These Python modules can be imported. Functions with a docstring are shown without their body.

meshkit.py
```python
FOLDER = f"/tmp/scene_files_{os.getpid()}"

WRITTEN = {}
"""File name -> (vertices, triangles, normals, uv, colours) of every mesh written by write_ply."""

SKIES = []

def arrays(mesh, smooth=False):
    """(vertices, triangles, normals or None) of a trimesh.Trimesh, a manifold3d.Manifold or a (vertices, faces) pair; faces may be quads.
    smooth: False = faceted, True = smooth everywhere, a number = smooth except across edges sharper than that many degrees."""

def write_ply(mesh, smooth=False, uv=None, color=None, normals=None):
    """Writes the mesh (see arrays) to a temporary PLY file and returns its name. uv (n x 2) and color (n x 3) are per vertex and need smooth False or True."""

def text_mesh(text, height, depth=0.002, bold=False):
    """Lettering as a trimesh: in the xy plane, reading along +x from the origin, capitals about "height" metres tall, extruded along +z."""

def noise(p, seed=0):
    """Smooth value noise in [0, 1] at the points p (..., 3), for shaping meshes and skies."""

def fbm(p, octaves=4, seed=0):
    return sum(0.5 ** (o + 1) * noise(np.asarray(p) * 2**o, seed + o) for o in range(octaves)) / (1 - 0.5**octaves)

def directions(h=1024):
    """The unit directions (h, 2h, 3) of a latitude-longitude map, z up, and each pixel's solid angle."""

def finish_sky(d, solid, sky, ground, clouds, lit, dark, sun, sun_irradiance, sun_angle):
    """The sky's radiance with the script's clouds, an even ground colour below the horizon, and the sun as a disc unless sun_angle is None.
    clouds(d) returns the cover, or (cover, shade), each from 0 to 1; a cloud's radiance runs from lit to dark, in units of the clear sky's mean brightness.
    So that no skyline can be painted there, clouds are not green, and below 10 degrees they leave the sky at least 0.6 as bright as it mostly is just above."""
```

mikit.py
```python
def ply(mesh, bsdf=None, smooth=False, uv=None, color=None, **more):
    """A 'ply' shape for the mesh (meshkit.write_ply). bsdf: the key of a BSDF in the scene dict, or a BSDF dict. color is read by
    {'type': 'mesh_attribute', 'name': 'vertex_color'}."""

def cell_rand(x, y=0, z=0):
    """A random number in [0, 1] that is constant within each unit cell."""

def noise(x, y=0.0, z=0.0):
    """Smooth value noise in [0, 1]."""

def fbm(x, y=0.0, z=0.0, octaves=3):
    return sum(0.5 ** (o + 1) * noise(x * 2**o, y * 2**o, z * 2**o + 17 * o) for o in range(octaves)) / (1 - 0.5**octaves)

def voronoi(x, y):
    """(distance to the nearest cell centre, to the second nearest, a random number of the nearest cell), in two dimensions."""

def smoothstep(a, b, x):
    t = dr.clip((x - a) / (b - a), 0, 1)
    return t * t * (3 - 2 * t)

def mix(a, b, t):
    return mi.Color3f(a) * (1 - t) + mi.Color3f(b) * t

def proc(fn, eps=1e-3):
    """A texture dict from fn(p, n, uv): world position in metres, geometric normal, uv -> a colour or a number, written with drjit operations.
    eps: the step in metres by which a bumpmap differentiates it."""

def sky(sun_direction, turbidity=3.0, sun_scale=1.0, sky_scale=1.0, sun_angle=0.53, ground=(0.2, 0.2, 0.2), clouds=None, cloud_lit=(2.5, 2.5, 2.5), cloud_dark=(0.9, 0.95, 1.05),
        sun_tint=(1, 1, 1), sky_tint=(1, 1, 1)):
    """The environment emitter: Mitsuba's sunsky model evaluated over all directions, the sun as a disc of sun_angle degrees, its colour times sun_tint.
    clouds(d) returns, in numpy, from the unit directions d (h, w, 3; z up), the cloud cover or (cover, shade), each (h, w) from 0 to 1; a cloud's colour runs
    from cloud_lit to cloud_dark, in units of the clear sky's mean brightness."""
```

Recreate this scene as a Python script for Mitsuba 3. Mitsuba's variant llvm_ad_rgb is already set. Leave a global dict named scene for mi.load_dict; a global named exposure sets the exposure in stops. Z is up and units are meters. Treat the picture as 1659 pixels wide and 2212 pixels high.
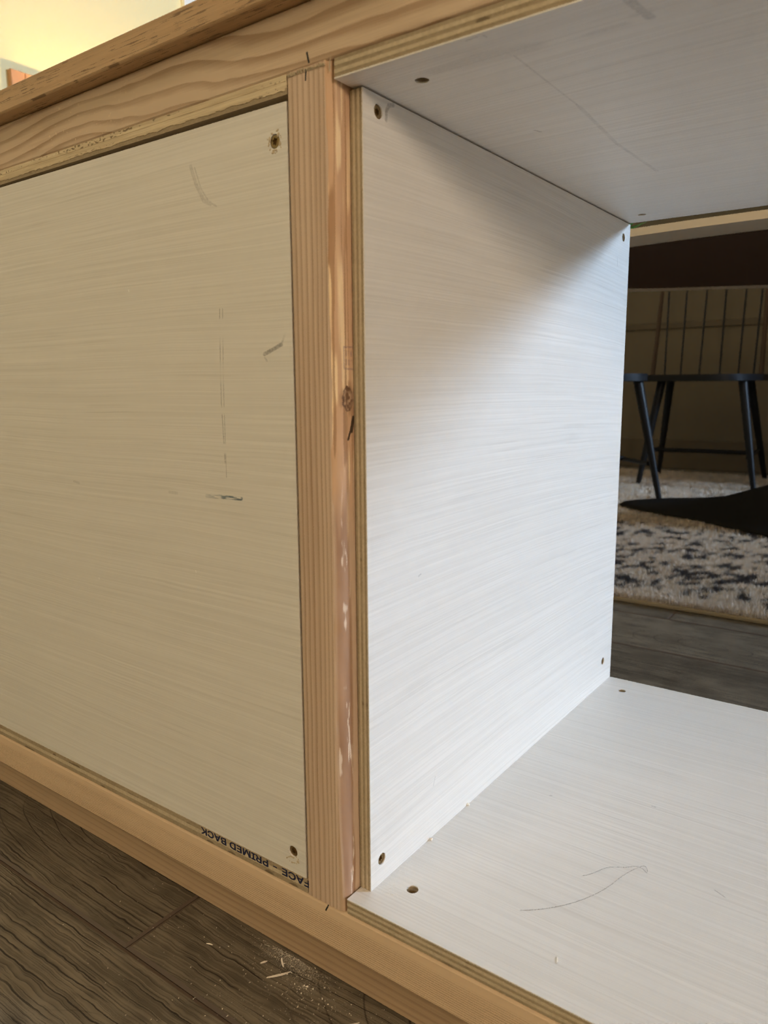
import math, random
import numpy as np
import trimesh, manifold3d as m3
import drjit as dr
import mitsuba as mi
import mikit, meshkit
from mikit import proc, noise, fbm, cell_rand, smoothstep, mix
from shapely.geometry import Polygon, Point
from scipy.interpolate import splprep, splev

T = mi.ScalarTransform4f
scene, labels = {}, {}
rng = np.random.default_rng(7)

# ------------------------------------------------------------------ camera, light, exposure
EYE = np.array([0.36017, -0.38983, 0.46743])
FWD = np.array([-0.58091, 0.79682, -0.16622])
UP = np.array([-0.09235, 0.13838, 0.98606])
scene['camera'] = {'type': 'thinlens', 'fov': 54.347, 'fov_axis': 'x', 'near_clip': 0.02, 'far_clip': 50.0,
                   'aperture_radius': 0.0012, 'focus_distance': 0.72,
                   'to_world': T().look_at(origin=EYE.tolist(), target=(EYE + FWD).tolist(), up=UP.tolist())}
exposure = 0.0
WINDOW_LIGHT = (128.0, 183.0, 258.0)      # overcast daylight in the dining room window
CEILING_LAMP = (10.5, 8.0, 5.6)       # warm kitchen ceiling lamp
GLOBE_LAMP = (82.0, 65.5, 49.0)        # warm globe floor lamp to the right in the kitchen
TABLE_LAMP = (860.0, 570.0, 205.0)         # bulb of the table lamp by the left wall


# ------------------------------------------------------------------ helpers
def put(key, mesh, bsdf, smooth=False, **kw):
    k, n = key, 0
    while k in scene:
        n += 1
        k = f'{key}_{n:03d}'
    scene[k] = mikit.ply(mesh, bsdf, smooth=smooth, **kw)
    return k


def tag(key, label=None, cat=None, group=None, kind=None):
    d = {}
    if label: d['label'] = label
    if cat: d['category'] = cat
    if group: d['group'] = group
    if kind: d['kind'] = kind
    labels[key] = d


def box(x0, x1, y0, y1, z0, z1):
    b = trimesh.creation.box(extents=(x1 - x0, y1 - y0, z1 - z0))
    b.apply_translation(((x0 + x1) / 2, (y0 + y1) / 2, (z0 + z1) / 2))
    return b


def cat(ms):
    return trimesh.util.concatenate(ms)


def rbox(x0, x1, y0, y1, z0, z1, r=0.002):
    """box with chamfered edges"""
    pts = []
    for sx in (0, 1):
        for sy in (0, 1):
            for sz in (0, 1):
                c = np.array([(x0, x1)[sx], (y0, y1)[sy], (z0, z1)[sz]])
                s = np.array([1 - 2 * sx, 1 - 2 * sy, 1 - 2 * sz]) * r
                for k in range(3):
                    q = s.copy(); q[k] = 0
                    pts.append(c + q)
                pts.append(c + s * 0.42)
    return trimesh.convex.convex_hull(np.array(pts))


def tube(path, radii, sides=10):
    path = np.asarray(path, float)
    n = len(path)
    radii = np.broadcast_to(radii, n)
    tang = np.gradient(path, axis=0)
    tang /= np.linalg.norm(tang, axis=1, keepdims=True)
    ref = np.array([0.13, 0.21, 1.0]) if abs(tang[0][2]) < 0.9 else np.array([1.0, 0.1, 0])
    V = []
    for p, t, r in zip(path, tang, radii):
        a = np.cross(t, ref); a /= np.linalg.norm(a)
        b = np.cross(t, a)
        ph = np.arange(sides) * 2 * np.pi / sides
        V.append(p + r * (np.cos(ph)[:, None] * a + np.sin(ph)[:, None] * b))
    V = np.vstack(V)
    F = []
    for i in range(n - 1):
        for j in range(sides):
            a, b = i * sides + j, i * sides + (j + 1) % sides
            F += [[a, a + sides, b], [b, a + sides, b + sides]]
    c0, c1 = len(V), len(V) + 1
    V = np.vstack([V, path[0], path[-1]])
    for j in range(sides):
        F.append([c0, j, (j + 1) % sides])
        F.append([c1, (n - 1) * sides + (j + 1) % sides, (n - 1) * sides + j])
    m = trimesh.Trimesh(V, np.array(F), process=False)
    trimesh.repair.fix_normals(m)
    return m


def lathe(profile, center=(0, 0, 0), sides=48):
    m = trimesh.creation.revolve(np.asarray(profile, float), sections=sides)
    trimesh.repair.fix_normals(m)
    m.apply_translation(center)
    return m


def closed_spline(pts, n=160):
    pts = np.asarray(pts, float)
    tck, _ = splprep(np.vstack([pts, pts[:1]]).T, s=0, per=True)
    return np.array(splev(np.linspace(0, 1, n, endpoint=False), tck)).T


def to_manifold(t):
    return m3.Manifold(m3.Mesh(np.asarray(t.vertices, np.float32), np.asarray(t.faces, np.uint32)))


def from_manifold(m):
    q = m.to_mesh()
    return trimesh.Trimesh(q.vert_properties[:, :3], q.tri_verts, process=False)


# ------------------------------------------------------------------ materials
def lin(r, g, b):
    f = lambda c: ((c / 255 + 0.055) / 1.055) ** 2.4 if c > 10.3 else c / 255 / 12.92
    return (f(r), f(g), f(b))


def mat(name, color, rough=0.6, spec=0.4, metallic=0.0, bump=None, **kw):
    if isinstance(color, tuple):
        color = {'type': 'rgb', 'value': list(color)}
    d = {'type': 'principled', 'base_color': color, 'roughness': rough, 'metallic': metallic}
    if not metallic:
        d['specular'] = spec
    d.update(kw)
    if bump is not None:
        d = {'type': 'bumpmap', 'tex': bump[0], 'bsdf': d, 'scale': bump[1]}
    scene[name] = {'type': 'twosided', 'bsdf': d}
    return name


def seg(u, v, pts, w):
    """ink mask of a polyline of half-width w in the (u, v) plane"""
    m = mi.Float(0)
    for (a, b), (c, d) in zip(pts[:-1], pts[1:]):
        ex, ey = c - a, d - b
        t = dr.clip(((u - a) * ex + (v - b) * ey) / (ex * ex + ey * ey), 0, 1)
        dist = dr.sqrt(dr.square(u - a - t * ex) + dr.square(v - b - t * ey))
        m = dr.maximum(m, 1 - smoothstep(w * 0.5, w, dist))
    return m


def streaks(a, b):
    """brushed primer streaks: a along the strokes, b across (metres); about -1..1"""
    b = b + 0.0025 * noise(a * 7.0, b * 14.0) + 0.0007 * noise(a * 30.0, b * 60.0)
    fine = noise(a * 9.0, b * 1350.0) - 0.5
    mid = noise(a * 6.0, b * 560.0 + 40) - 0.5
    wide = noise(a * 3.0, b * 70.0 + 9) - 0.5
    dark = smoothstep(0.70, 0.95, noise(a * 13.0, b * 520.0 + 90)) * smoothstep(0.35, 0.7, noise(a * 8.0, b * 55.0))
    return 0.85 * fine + 0.42 * mid + 0.14 * wide - 0.50 * dark


PRIMER_LIGHT, PRIMER_DARK = (0.765, 0.735, 0.69), (0.48, 0.45, 0.405)


def primer(a, b):
    return mix(PRIMER_DARK, PRIMER_LIGHT, dr.clip(0.80 + 0.29 * streaks(a, b), 0, 1))


GRAPHITE = (0.17, 0.16, 0.155)


def face_panel_tex(p, n, uv):
    u, v = p.x, p.z
    c = primer(u, v)
    rough = 0.45 + 0.55 * noise(u * 900, v * 900)
    m = 0.30 * seg(u, v, [(-0.0985, 0.6275), (-0.0935, 0.6145), (-0.0862, 0.6025), (-0.0790, 0.5990)], 0.0022)
    m = dr.maximum(m, 0.30 * seg(u, v, [(-0.0942, 0.6260), (-0.0885, 0.6110), (-0.0800, 0.6000), (-0.0725, 0.5965)], 0.0009))
    dash = smoothstep(0.3, 0.6, noise(v * 140.0, 3.0))
    m = dr.maximum(m, 0.55 * dash * seg(u, v, [(-0.0738, 0.5242), (-0.0757, 0.4790), (-0.0762, 0.4560), (-0.0748, 0.4100)], 0.0007))
    m = dr.maximum(m, 0.45 * dash * seg(u, v, [(-0.0706, 0.5240), (-0.0727, 0.4790), (-0.0733, 0.4560), (-0.0740, 0.3990)], 0.0007))
    m = dr.maximum(m, 0.8 * seg(u, v, [(-0.0290, 0.4903), (-0.0200, 0.4935), (-0.0122, 0.4965)], 0.0019))
    m = dr.maximum(m, 0.45 * seg(u, v, [(-0.0285, 0.4875), (-0.0268, 0.4855)], 0.0010))
    m = dr.maximum(m, 0.6 * dash * seg(u, v, [(-0.0122, 0.4965), (-0.0092, 0.5020), (-0.0065, 0.5100), (-0.0030, 0.5160)], 0.0012))
    m = dr.maximum(m, 0.25 * seg(u, v, [(-0.2830, 0.3815), (-0.2740, 0.3805)], 0.0015))
    m = dr.maximum(m, 0.22 * seg(u, v, [(-0.1440, 0.3822), (-0.1340, 0.3820)], 0.0016))
    c = mix(c, GRAPHITE, m * rough)
    for fx, fz in ((-0.1816, 0.5457), (-0.2532, 0.2924), (-0.1153, 0.3187)):
        c = mix(c, (0.86, 0.84, 0.80), seg(u, v, [(fx, fz - 0.0006), (fx - 0.0003, fz + 0.0006)], 0.0007))
    b = seg(u, v, [(-0.0980, 0.3826), (-0.0800, 0.3832), (-0.0585, 0.3836)], 0.0020) * smoothstep(-0.11, -0.07, u)
    c = mix(c, (0.035, 0.085, 0.13), 0.85 * b * smoothstep(0.15, 0.75, noise(u * 230, v * 1300)))
    return c


def side_panel_tex(p, n, uv):
    u, v = p.y, p.z
    c = primer(u, v + 0.06 * dr.square(u) - 0.02 * u)
    rough = 0.45 + 0.55 * noise(u * 900, v * 900)
    m = 0.6 * seg(u, v, [(0.0425, 0.6415), (0.0428, 0.6470), (0.0455, 0.6512), (0.0510, 0.6530)], 0.0019)
    m = dr.maximum(m, 0.3 * seg(u, v, [(0.4954, 0.6249), (0.5007, 0.5974)], 0.0010) * smoothstep(0.4, 0.6, noise(v * 160.0, 1.0)))
    m = dr.maximum(m, 0.4 * seg(u, v, [(0.0820, 0.3215), (0.0850, 0.3225)], 0.0009))
    m = dr.maximum(m, 0.35 * seg(u, v, [(0.1050, 0.1350), (0.1080, 0.1420)], 0.0007))
    return mix(c, GRAPHITE, m * rough)


def floor_panel_tex(p, n, uv):
    u, v = p.x, p.y
    # strokes run along the front edge on the upper face; the underside of the panel above uses the same field
    c = primer(u + 0.37, v)
    up = smoothstep(0.3, 0.4, p.z)
    rough = 0.45 + 0.55 * noise(u * 900, v * 900)
    m = 0.30 * seg(u, v, [(0.1446, 0.0369), (0.1442, 0.1371)], 0.0010) * (0.4 + 0.6 * noise(v * 60.0, 2.0))
    m = dr.maximum(m, 0.30 * seg(u, v, [(0.1442, 0.1371), (0.1375, 0.2319), (0.1401, 0.3325)], 0.0020) * (0.3 + 0.7 * noise(v * 90.0, u * 700.0)))
    m = dr.maximum(m, 0.45 * seg(u, v, [(0.0990, 0.1640), (0.1010, 0.1700)], 0.0013))
    m = dr.maximum(m, 0.6 * seg(u, v, [(0.1319, 0.0037), (0.1390, 0.0034)], 0.0006))
    m = dr.maximum(m, 0.6 * seg(u, v, [(0.1425, 0.0037), (0.1431, 0.0066)], 0.0006))
    m = dr.maximum(m, 0.36 * seg(u, v, [(0.2185, 0.0100), (0.2200, 0.0240), (0.2221, 0.0384)], 0.0036))
    m = dr.maximum(m, 0.16 * smoothstep(0.35, 0.7, noise(u * 40, v * 160)) * seg(u, v, [(0.0600, 0.0200), (0.1300, 0.0260), (0.2150, 0.0300)], 0.0150))
    low = 0.5 * seg(u, v, [(0.2600, 0.1700), (0.2680, 0.1660)], 0.0007)
    low = dr.maximum(low, 0.35 * seg(u, v, [(0.1040, 0.2220), (0.1052, 0.2228)], 0.0011))
    low = dr.maximum(low, 0.40 * seg(u, v, [(0.1870, 0.2590), (0.1895, 0.2590)], 0.0011))
    return mix(c, GRAPHITE, (m * up + low * (1 - up)) * rough)


def ring_tone(r):
    """0..1 latewood of annual rings: slow rise, sharp end"""
    f = r - dr.floor(r)
    return smoothstep(0.35, 0.93, f) * (1 - smoothstep(0.93, 1.0, f))


PINE_L, PINE_D = (0.615, 0.465, 0.355), (0.345, 0.215, 0.138)


def stud_tex(p, n, uv):
    x, y, z = p.x, p.y, p.z
    w = 0.35 * noise(z * 5.0, 2.0) + 0.16 * noise(z * 22.0, x * 40.0)
    r = x * 225.0 + 1400.0 * dr.square(dr.maximum(x - 0.018, 0)) + y * 150.0 + w + 0.7 * noise(x * 95.0, z * 0.8)
    late = ring_tone(r) * (0.65 + 0.35 * noise(dr.floor(r) * 3.7, z * 3.0))
    fib = noise(x * 1500, y * 1500, z * 22.0) - 0.5
    c = mix(PINE_L, PINE_D, dr.clip(0.12 + 0.66 * late + 0.34 * fib + 0.36 * (noise(x * 70, z * 5.0) - 0.5), 0, 1))
    # the waney right edge: paler torn fibre above, pinkish inner bark below, with scrapes
    edge = 0.0330 + 0.0022 * (noise(z * 24.0, 7.0) - 0.5) + 0.0012 * (noise(z * 130.0, 9.0) - 0.5)
    side = smoothstep(-0.0006, 0.0004, x - edge + dr.minimum(y * 0.6, 0.003))
    scr = noise(y * 420.0, z * 34.0 + 5)
    torn = mix((0.60, 0.39, 0.25), (0.86, 0.66, 0.43), smoothstep(0.45, 0.75, scr))
    torn = mix(torn, (0.34, 0.18, 0.09), 0.7 * smoothstep(0.72, 0.80, noise(y * 700.0, z * 16.0 + 31)))
    bark = mix((0.33, 0.19, 0.115), (0.45, 0.28, 0.18), noise(y * 260.0, z * 28.0))
    bark = mix(bark, (0.74, 0.61, 0.49), 0.85 * smoothstep(0.66, 0.80, noise(y * 380.0, z * 46.0 + 12) * 0.68 + 0.32 * noise(y * 1100.0, z * 150.0)))
    rim = smoothstep(0.0100, 0.0125, y + 0.003 * (noise(z * 26.0, 1.0) - 0.5))
    bark = mix(bark, (0.58, 0.43, 0.31), 0.8 * rim)
    bark = mix(bark, (0.55, 0.40, 0.28), 0.7 * (1 - smoothstep(0.0008, 0.0022, y)))
    low = smoothstep(0.425, 0.36, z + 0.05 * (noise(y * 300.0, z * 30.0) - 0.5))
    sc = mix(torn, bark, low)
    # knot
    ky, kz = (y - 0.0115) / 0.0052, (z - 0.4585) / 0.0085
    kr = dr.sqrt(ky * ky + kz * kz) + 0.25 * (noise(y * 500.0, z * 400.0) - 0.5)
    knot = mix((0.50, 0.34, 0.23), (0.17, 0.09, 0.05), smoothstep(0.30, 0.70, 0.6 * noise(y * 700.0, z * 520.0) + 0.4 * noise(kr * 3.0, y * 200.0)))
    knot = mix(knot, (0.12, 0.06, 0.035), smoothstep(0.80, 0.92, kr) * (0.35 + 0.65 * noise(y * 260.0, z * 160.0 + 3)))
    sc = mix(sc, (0.36, 0.21, 0.12), 0.7 * (1 - smoothstep(1.0, 1.75, kr)) * smoothstep(0.3, 0.7, noise(y * 300.0, z * 120.0)))
    sc = mix(sc, knot, 1 - smoothstep(0.98, 1.06, kr))
    # dark split under the knot
    sc = mix(sc, (0.05, 0.028, 0.016), seg(y, z, [(0.0163, 0.4450), (0.0140, 0.4375), (0.0112, 0.4315)], 0.0013))
    sc = mix(sc, (0.06, 0.035, 0.02), seg(y, z, [(0.0172, 0.4460), (0.0150, 0.4370)], 0.0019))
    # faded purple grade stamp: a box with small lines in it
    ink = seg(y, z, [(0.0180, 0.4935), (0.0078, 0.4932), (0.0080, 0.4790), (0.0180, 0.4788)], 0.0008)
    for k in range(3):
        yy = 0.0105 + 0.0026 * k
        ink = dr.maximum(ink, seg(y, z, [(yy, 0.4818), (yy, 0.4905)], 0.0009) * smoothstep(0.35, 0.5, noise(z * 520.0, k * 5.0)))
    sc = mix(sc, (0.22, 0.12, 0.17), 0.55 * ink * (0.5 + 0.5 * noise(y * 900, z * 900)))
    c = mix(c, sc, side)
    front = 1 - smoothstep(0.002, 0.004, y)
    return mix(c, (0.012, 0.012, 0.014), front * seg(x, z, [(0.0170, 0.6660), (0.0166, 0.6605)], 0.0008))


def top_rail_tex(p, n, uv):
    x, y, z = p.x, p.y, p.z
    h = (z - 0.668) / 0.038
    bump = dr.exp(-dr.square((x + 0.235) / 0.075))
    dip = dr.exp(-dr.square((x + 0.10) / 0.05))
    r = 3.6 * h + 2.6 * (fbm(x * 4.2 + 3, h * 0.6, 0.0, 2) - 0.5) + 1.5 * x - 1.3 * bump * (1 - h) - 0.7 * dip * (1 - 0.6 * h) + y * 40.0
    r = r + 0.16 * (noise(x * 60, h * 6.0) - 0.5)
    late = ring_tone(r)
    fib = noise(x * 40.0, z * 1500.0, y * 1500.0) - 0.5
    c = mix((0.585, 0.45, 0.325), (0.37, 0.245, 0.155), dr.clip(0.85 * late + 0.25 * fib + 0.5 * (noise(x * 14, h * 2.2) - 0.5), 0, 1))
    c = mix(c, (0.80, 0.63, 0.43), 0.5 * smoothstep(0.90, 0.96, noise(x * 420.0, z * 700.0)) * bump)
    c = mix(c, (0.21, 0.11, 0.06), 0.65 * (1 - smoothstep(0.0, 0.20, h + 0.07 * noise(x * 30, 4.0))) * smoothstep(0.06, 0.12, x) * smoothstep(0.30, 0.6, noise(x * 24.0, z * 260.0)))
    return mix(c, (0.014, 0.013, 0.013), seg(x, z, [(0.0179, 0.6762), (0.0193, 0.6705)], 0.0009))


def bottom_rail_tex(p, n, uv):
    x, y, z = p.x, p.y, p.z
    r = z * 560.0 + y * 60.0 + 0.7 * (noise(x * 3.0, z * 20.0) - 0.5) + 0.2 * (noise(x * 30.0, z * 200.0) - 0.5)
    late = ring_tone(r) * (1 - smoothstep(0.0655, 0.0715, z + 0.004 * (noise(x * 4.0, 2.0) - 0.5)))
    fib = noise(x * 40.0, z * 1700.0, y * 1700.0) - 0.5
    c = mix((0.645, 0.475, 0.32), (0.32, 0.20, 0.118), dr.clip(0.80 * late + 0.22 * fib + 0.30 * (noise(x * 7.0, z * 90.0) - 0.5), 0, 1))
    return mix(c, (0.014, 0.013, 0.013), seg(x, z, [(0.0202, 0.0772), (0.0198, 0.0735), (0.0180, 0.0700)], 0.0008))


def base_board_tex(p, n, uv):
    x, y, z = p.x, p.y, p.z
    r = z * 150.0 + 2.2 * (fbm(x * 3.0, z * 16.0, 0.0, 2) - 0.5)
    late = ring_tone(r)
    fib = noise(x * 36.0, z * 1500.0) - 0.5
    c = mix((0.40, 0.28, 0.18), (0.265, 0.168, 0.10), dr.clip(0.50 * late + 0.34 * fib + 0.6 * (noise(x * 5.0, z * 60.0) - 0.5), 0, 1))
    return mix(c, (0.16, 0.075, 0.04), 0.6 * (1 - smoothstep(0.0022, 0.0034, dr.abs(z - 0.0335 + 0.006 * (noise(x * 9.0, 3.0) - 0.5)))) * smoothstep(0.48, 0.62, noise(x * 13.0, 8.0)))


def oak_tex(p, n, uv):
    x, y, z = p.x, p.y, p.z
    q = z + y * 0.8
    d = q + 0.004 * (noise(x * 5.0, q * 30.0) - 0.5)
    pore = smoothstep(0.72, 0.82, noise(x * 80.0, d * 2300.0)) * smoothstep(0.30, 0.5, noise(x * 14.0, d * 400.0 + 4))
    c = mix((0.47, 0.31, 0.175), (0.37, 0.225, 0.115), noise(x * 8.0, d * 330.0))
    c = mix(c, (0.53, 0.355, 0.20), 0.5 * noise(x * 30.0, d * 1600.0))
    return mix(c, (0.13, 0.068, 0.032), 0.75 * pore)


def veneer_light_tex(p, n, uv):
    f = noise(p.x * 45.0 + p.z * 9.0, p.y * 900 + p.z * 700, p.x * 500)
    g = noise(p.x * 160.0, p.y * 160.0, p.z * 160.0)
    return mix((0.54, 0.45, 0.325), (0.40, 0.325, 0.22), dr.clip(0.65 * f + 0.4 * (g - 0.4), 0, 1))


def veneer_dark_tex(p, n, uv):
    f = noise(p.x * 700.0, p.y * 700.0, p.z * 700.0)
    g = fbm(p.x * 60.0, p.y * 60.0, p.z * 60.0, 2)
    c = mix((0.365, 0.29, 0.195), (0.255, 0.195, 0.122), dr.clip(0.6 * f + 0.8 * (g - 0.4), 0, 1))
    return mix(c, (0.11, 0.075, 0.04), 0.7 * smoothstep(0.86, 0.93, noise(p.x * 70.0 + 3, p.y * 310.0, p.z * 130.0)))


def rough_edge_tex(p, n, uv):
    """sawn plywood edge with torn, dirty specks"""
    f = noise(p.x * 60.0, p.z * 1500.0)
    c = mix((0.70, 0.585, 0.405), (0.45, 0.35, 0.22), dr.clip(0.55 * f + 0.5 * noise(p.x * 14.0, p.z * 420.0 + 3) - 0.1, 0, 1))
    k = smoothstep(0.66, 0.80, noise(p.x * 480.0, p.z * 1100.0)) * smoothstep(0.45, 0.7, noise(p.x * 14.0, p.z * 400.0 + 8))
    return mix(c, (0.13, 0.085, 0.045), 0.8 * k)


def plank_tex(p, n, uv):
    x, y = p.x, p.y
    row = dr.floor((y + 0.065) / 0.197)
    col = dr.floor((x + 0.151 - row * 0.223 + 6.1) / 1.22)
    h1, h2 = cell_rand(row, col, 1), cell_rand(row, col, 2)
    u, v = x + 7.3 * h1, y + 3.1 * h2
    wy = v + 0.022 * (fbm(u * 4.0, v * 9.0, 5.0, 2) - 0.5) + 0.0022 * (noise(u * 60.0, v * 90.0) - 0.5) + 0.0009 * (noise(u * 170.0, v * 200.0) - 0.5)
    # cathedral arcs around each plank's own heart
    cx = x + 0.02 + 1.1 * (h1 - 0.5)
    cy = y + 0.065 - (row + 0.5) * 0.197 + 0.05 * (h2 - 0.5)
    d = dr.sqrt(dr.square(cx * 0.42) + dr.square(cy)) + 0.010 * (fbm(u * 9.0, v * 15.0, 2.0, 3) - 0.5)
    f = d * 58.0
    arc = 1 - dr.abs(2 * (f - dr.floor(f)) - 1)
    near = 1 - smoothstep(0.10, 0.22, dr.abs(cx))
    arc = smoothstep(0.92, 0.99, arc) * smoothstep(0.40, 0.54, noise(u * 9.0, v * 14.0)) * near
    # long fine cracks along the boards
    def lines(wv, per_m, width, along, seed, keep):
        q = wv * per_m
        i = dr.floor(q)
        c0 = 0.5 + 0.35 * (noise(u * along * 0.6, i * 3.1 + seed) - 0.5) * 2
        dist = dr.abs(q - i - c0) / per_m
        w = width * (0.4 + 1.2 * noise(u * along * 2.5, i * 5.3 + seed + 2))
        return (1 - smoothstep(w * 0.5, w, dist)) * smoothstep(keep, keep + 0.10, noise(u * along, i * 7.7 + seed + 5))

    crack = lines(wy, 120.0, 0.00075, 9.0, 1.0, 0.57)
    hair = dr.maximum(lines(wy, 230.0, 0.00042, 14.0, 11.0, 0.48), 0.8 * lines(wy + 0.0013, 520.0, 0.00025, 26.0, 23.0, 0.46))
    tone = 0.30 * fbm(u * 5.0, wy * 26.0, 0.0, 3) + 0.34 * noise(u * 16.0, wy * 900.0) + 0.36 * fbm(u * 40.0, v * 60.0, 6.0, 3)
    c = mix((0.072, 0.057, 0.040), (0.170, 0.140, 0.101), smoothstep(0.24, 0.76, tone))
    c = c * (0.85 + 0.3 * h2)
    return mix(c, (0.014, 0.009, 0.006), dr.clip(0.92 * crack + 0.80 * arc + 0.66 * hair, 0, 0.92))


mat('face_primer', proc(face_panel_tex), 0.5, 0.35)
mat('side_primer', proc(side_panel_tex), 0.5, 0.35)
mat('shelf_primer', proc(floor_panel_tex), 0.5, 0.35)
mat('stud_pine', proc(stud_tex), 0.7, 0.3)
mat('top_pine', proc(top_rail_tex), 0.7, 0.3)
mat('bottom_fir', proc(bottom_rail_tex), 0.65, 0.3)
mat('base_pine', proc(base_board_tex), 0.7, 0.3)
mat('oak', proc(oak_tex), 0.5, 0.4)
mat('veneer_light', proc(veneer_light_tex), 0.8, 0.2)
mat('veneer_dark', proc(veneer_dark_tex), 0.8, 0.2)
mat('rough_edge', proc(rough_edge_tex), 0.85, 0.2)
mat('plank_vinyl', proc(plank_tex), 0.48, 0.4)
mat('plank_bevel', (0.092, 0.066, 0.050), 0.4, 0.45)
mat('brass_screw', (0.30, 0.21, 0.10), 0.35, metallic=0.9)
mat('screw_dark', (0.03, 0.022, 0.013), 0.6)
mat('black_paint', (0.010, 0.010, 0.011), 0.40, 0.14)
scene['black_matte'] = {'type': 'twosided', 'bsdf': {'type': 'diffuse', 'reflectance': {'type': 'rgb', 'value': [0.013, 0.012, 0.011]}}}
mat('brown_post', (0.065, 0.038, 0.020), 0.6, 0.2)
mat('maple', (0.56, 0.46, 0.33), 0.4, 0.5)
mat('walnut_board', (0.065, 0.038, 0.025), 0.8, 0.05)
mat('olive_wall', (0.145, 0.115, 0.073), 0.8, 0.1)
mat('olive_trim', (0.115, 0.089, 0.056), 0.8, 0.1)
mat('yellow_wall', (0.80, 0.70, 0.41), 0.8, 0.2)
mat('white_paint', (0.80, 0.79, 0.75), 0.5, 0.3)
mat('orange_wood', (0.55, 0.26, 0.10), 0.45, 0.4)
mat('ink_blue', (0.020, 0.022, 0.050), 0.8, 0.1)
mat('crumb_wood', (0.80, 0.72, 0.62), 0.9, 0.1)
mat('crumb_white', (0.82, 0.79, 0.72), 0.9, 0.1)
mat('hair_brown', (0.045, 0.035, 0.028), 0.5, 0.4)
mat('leaf_green', (0.055, 0.14, 0.022), 0.5, 0.4)
mat('terracotta', (0.25, 0.12, 0.07), 0.8, 0.2)
mat('linen', (0.80, 0.74, 0.60), 0.9, 0.1)
mat('pile', {'type': 'mesh_attribute', 'name': 'vertex_color'}, 0.95, 0.05)
mat('rug_backing', (0.35, 0.27, 0.16), 0.95, 0.05)

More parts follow.
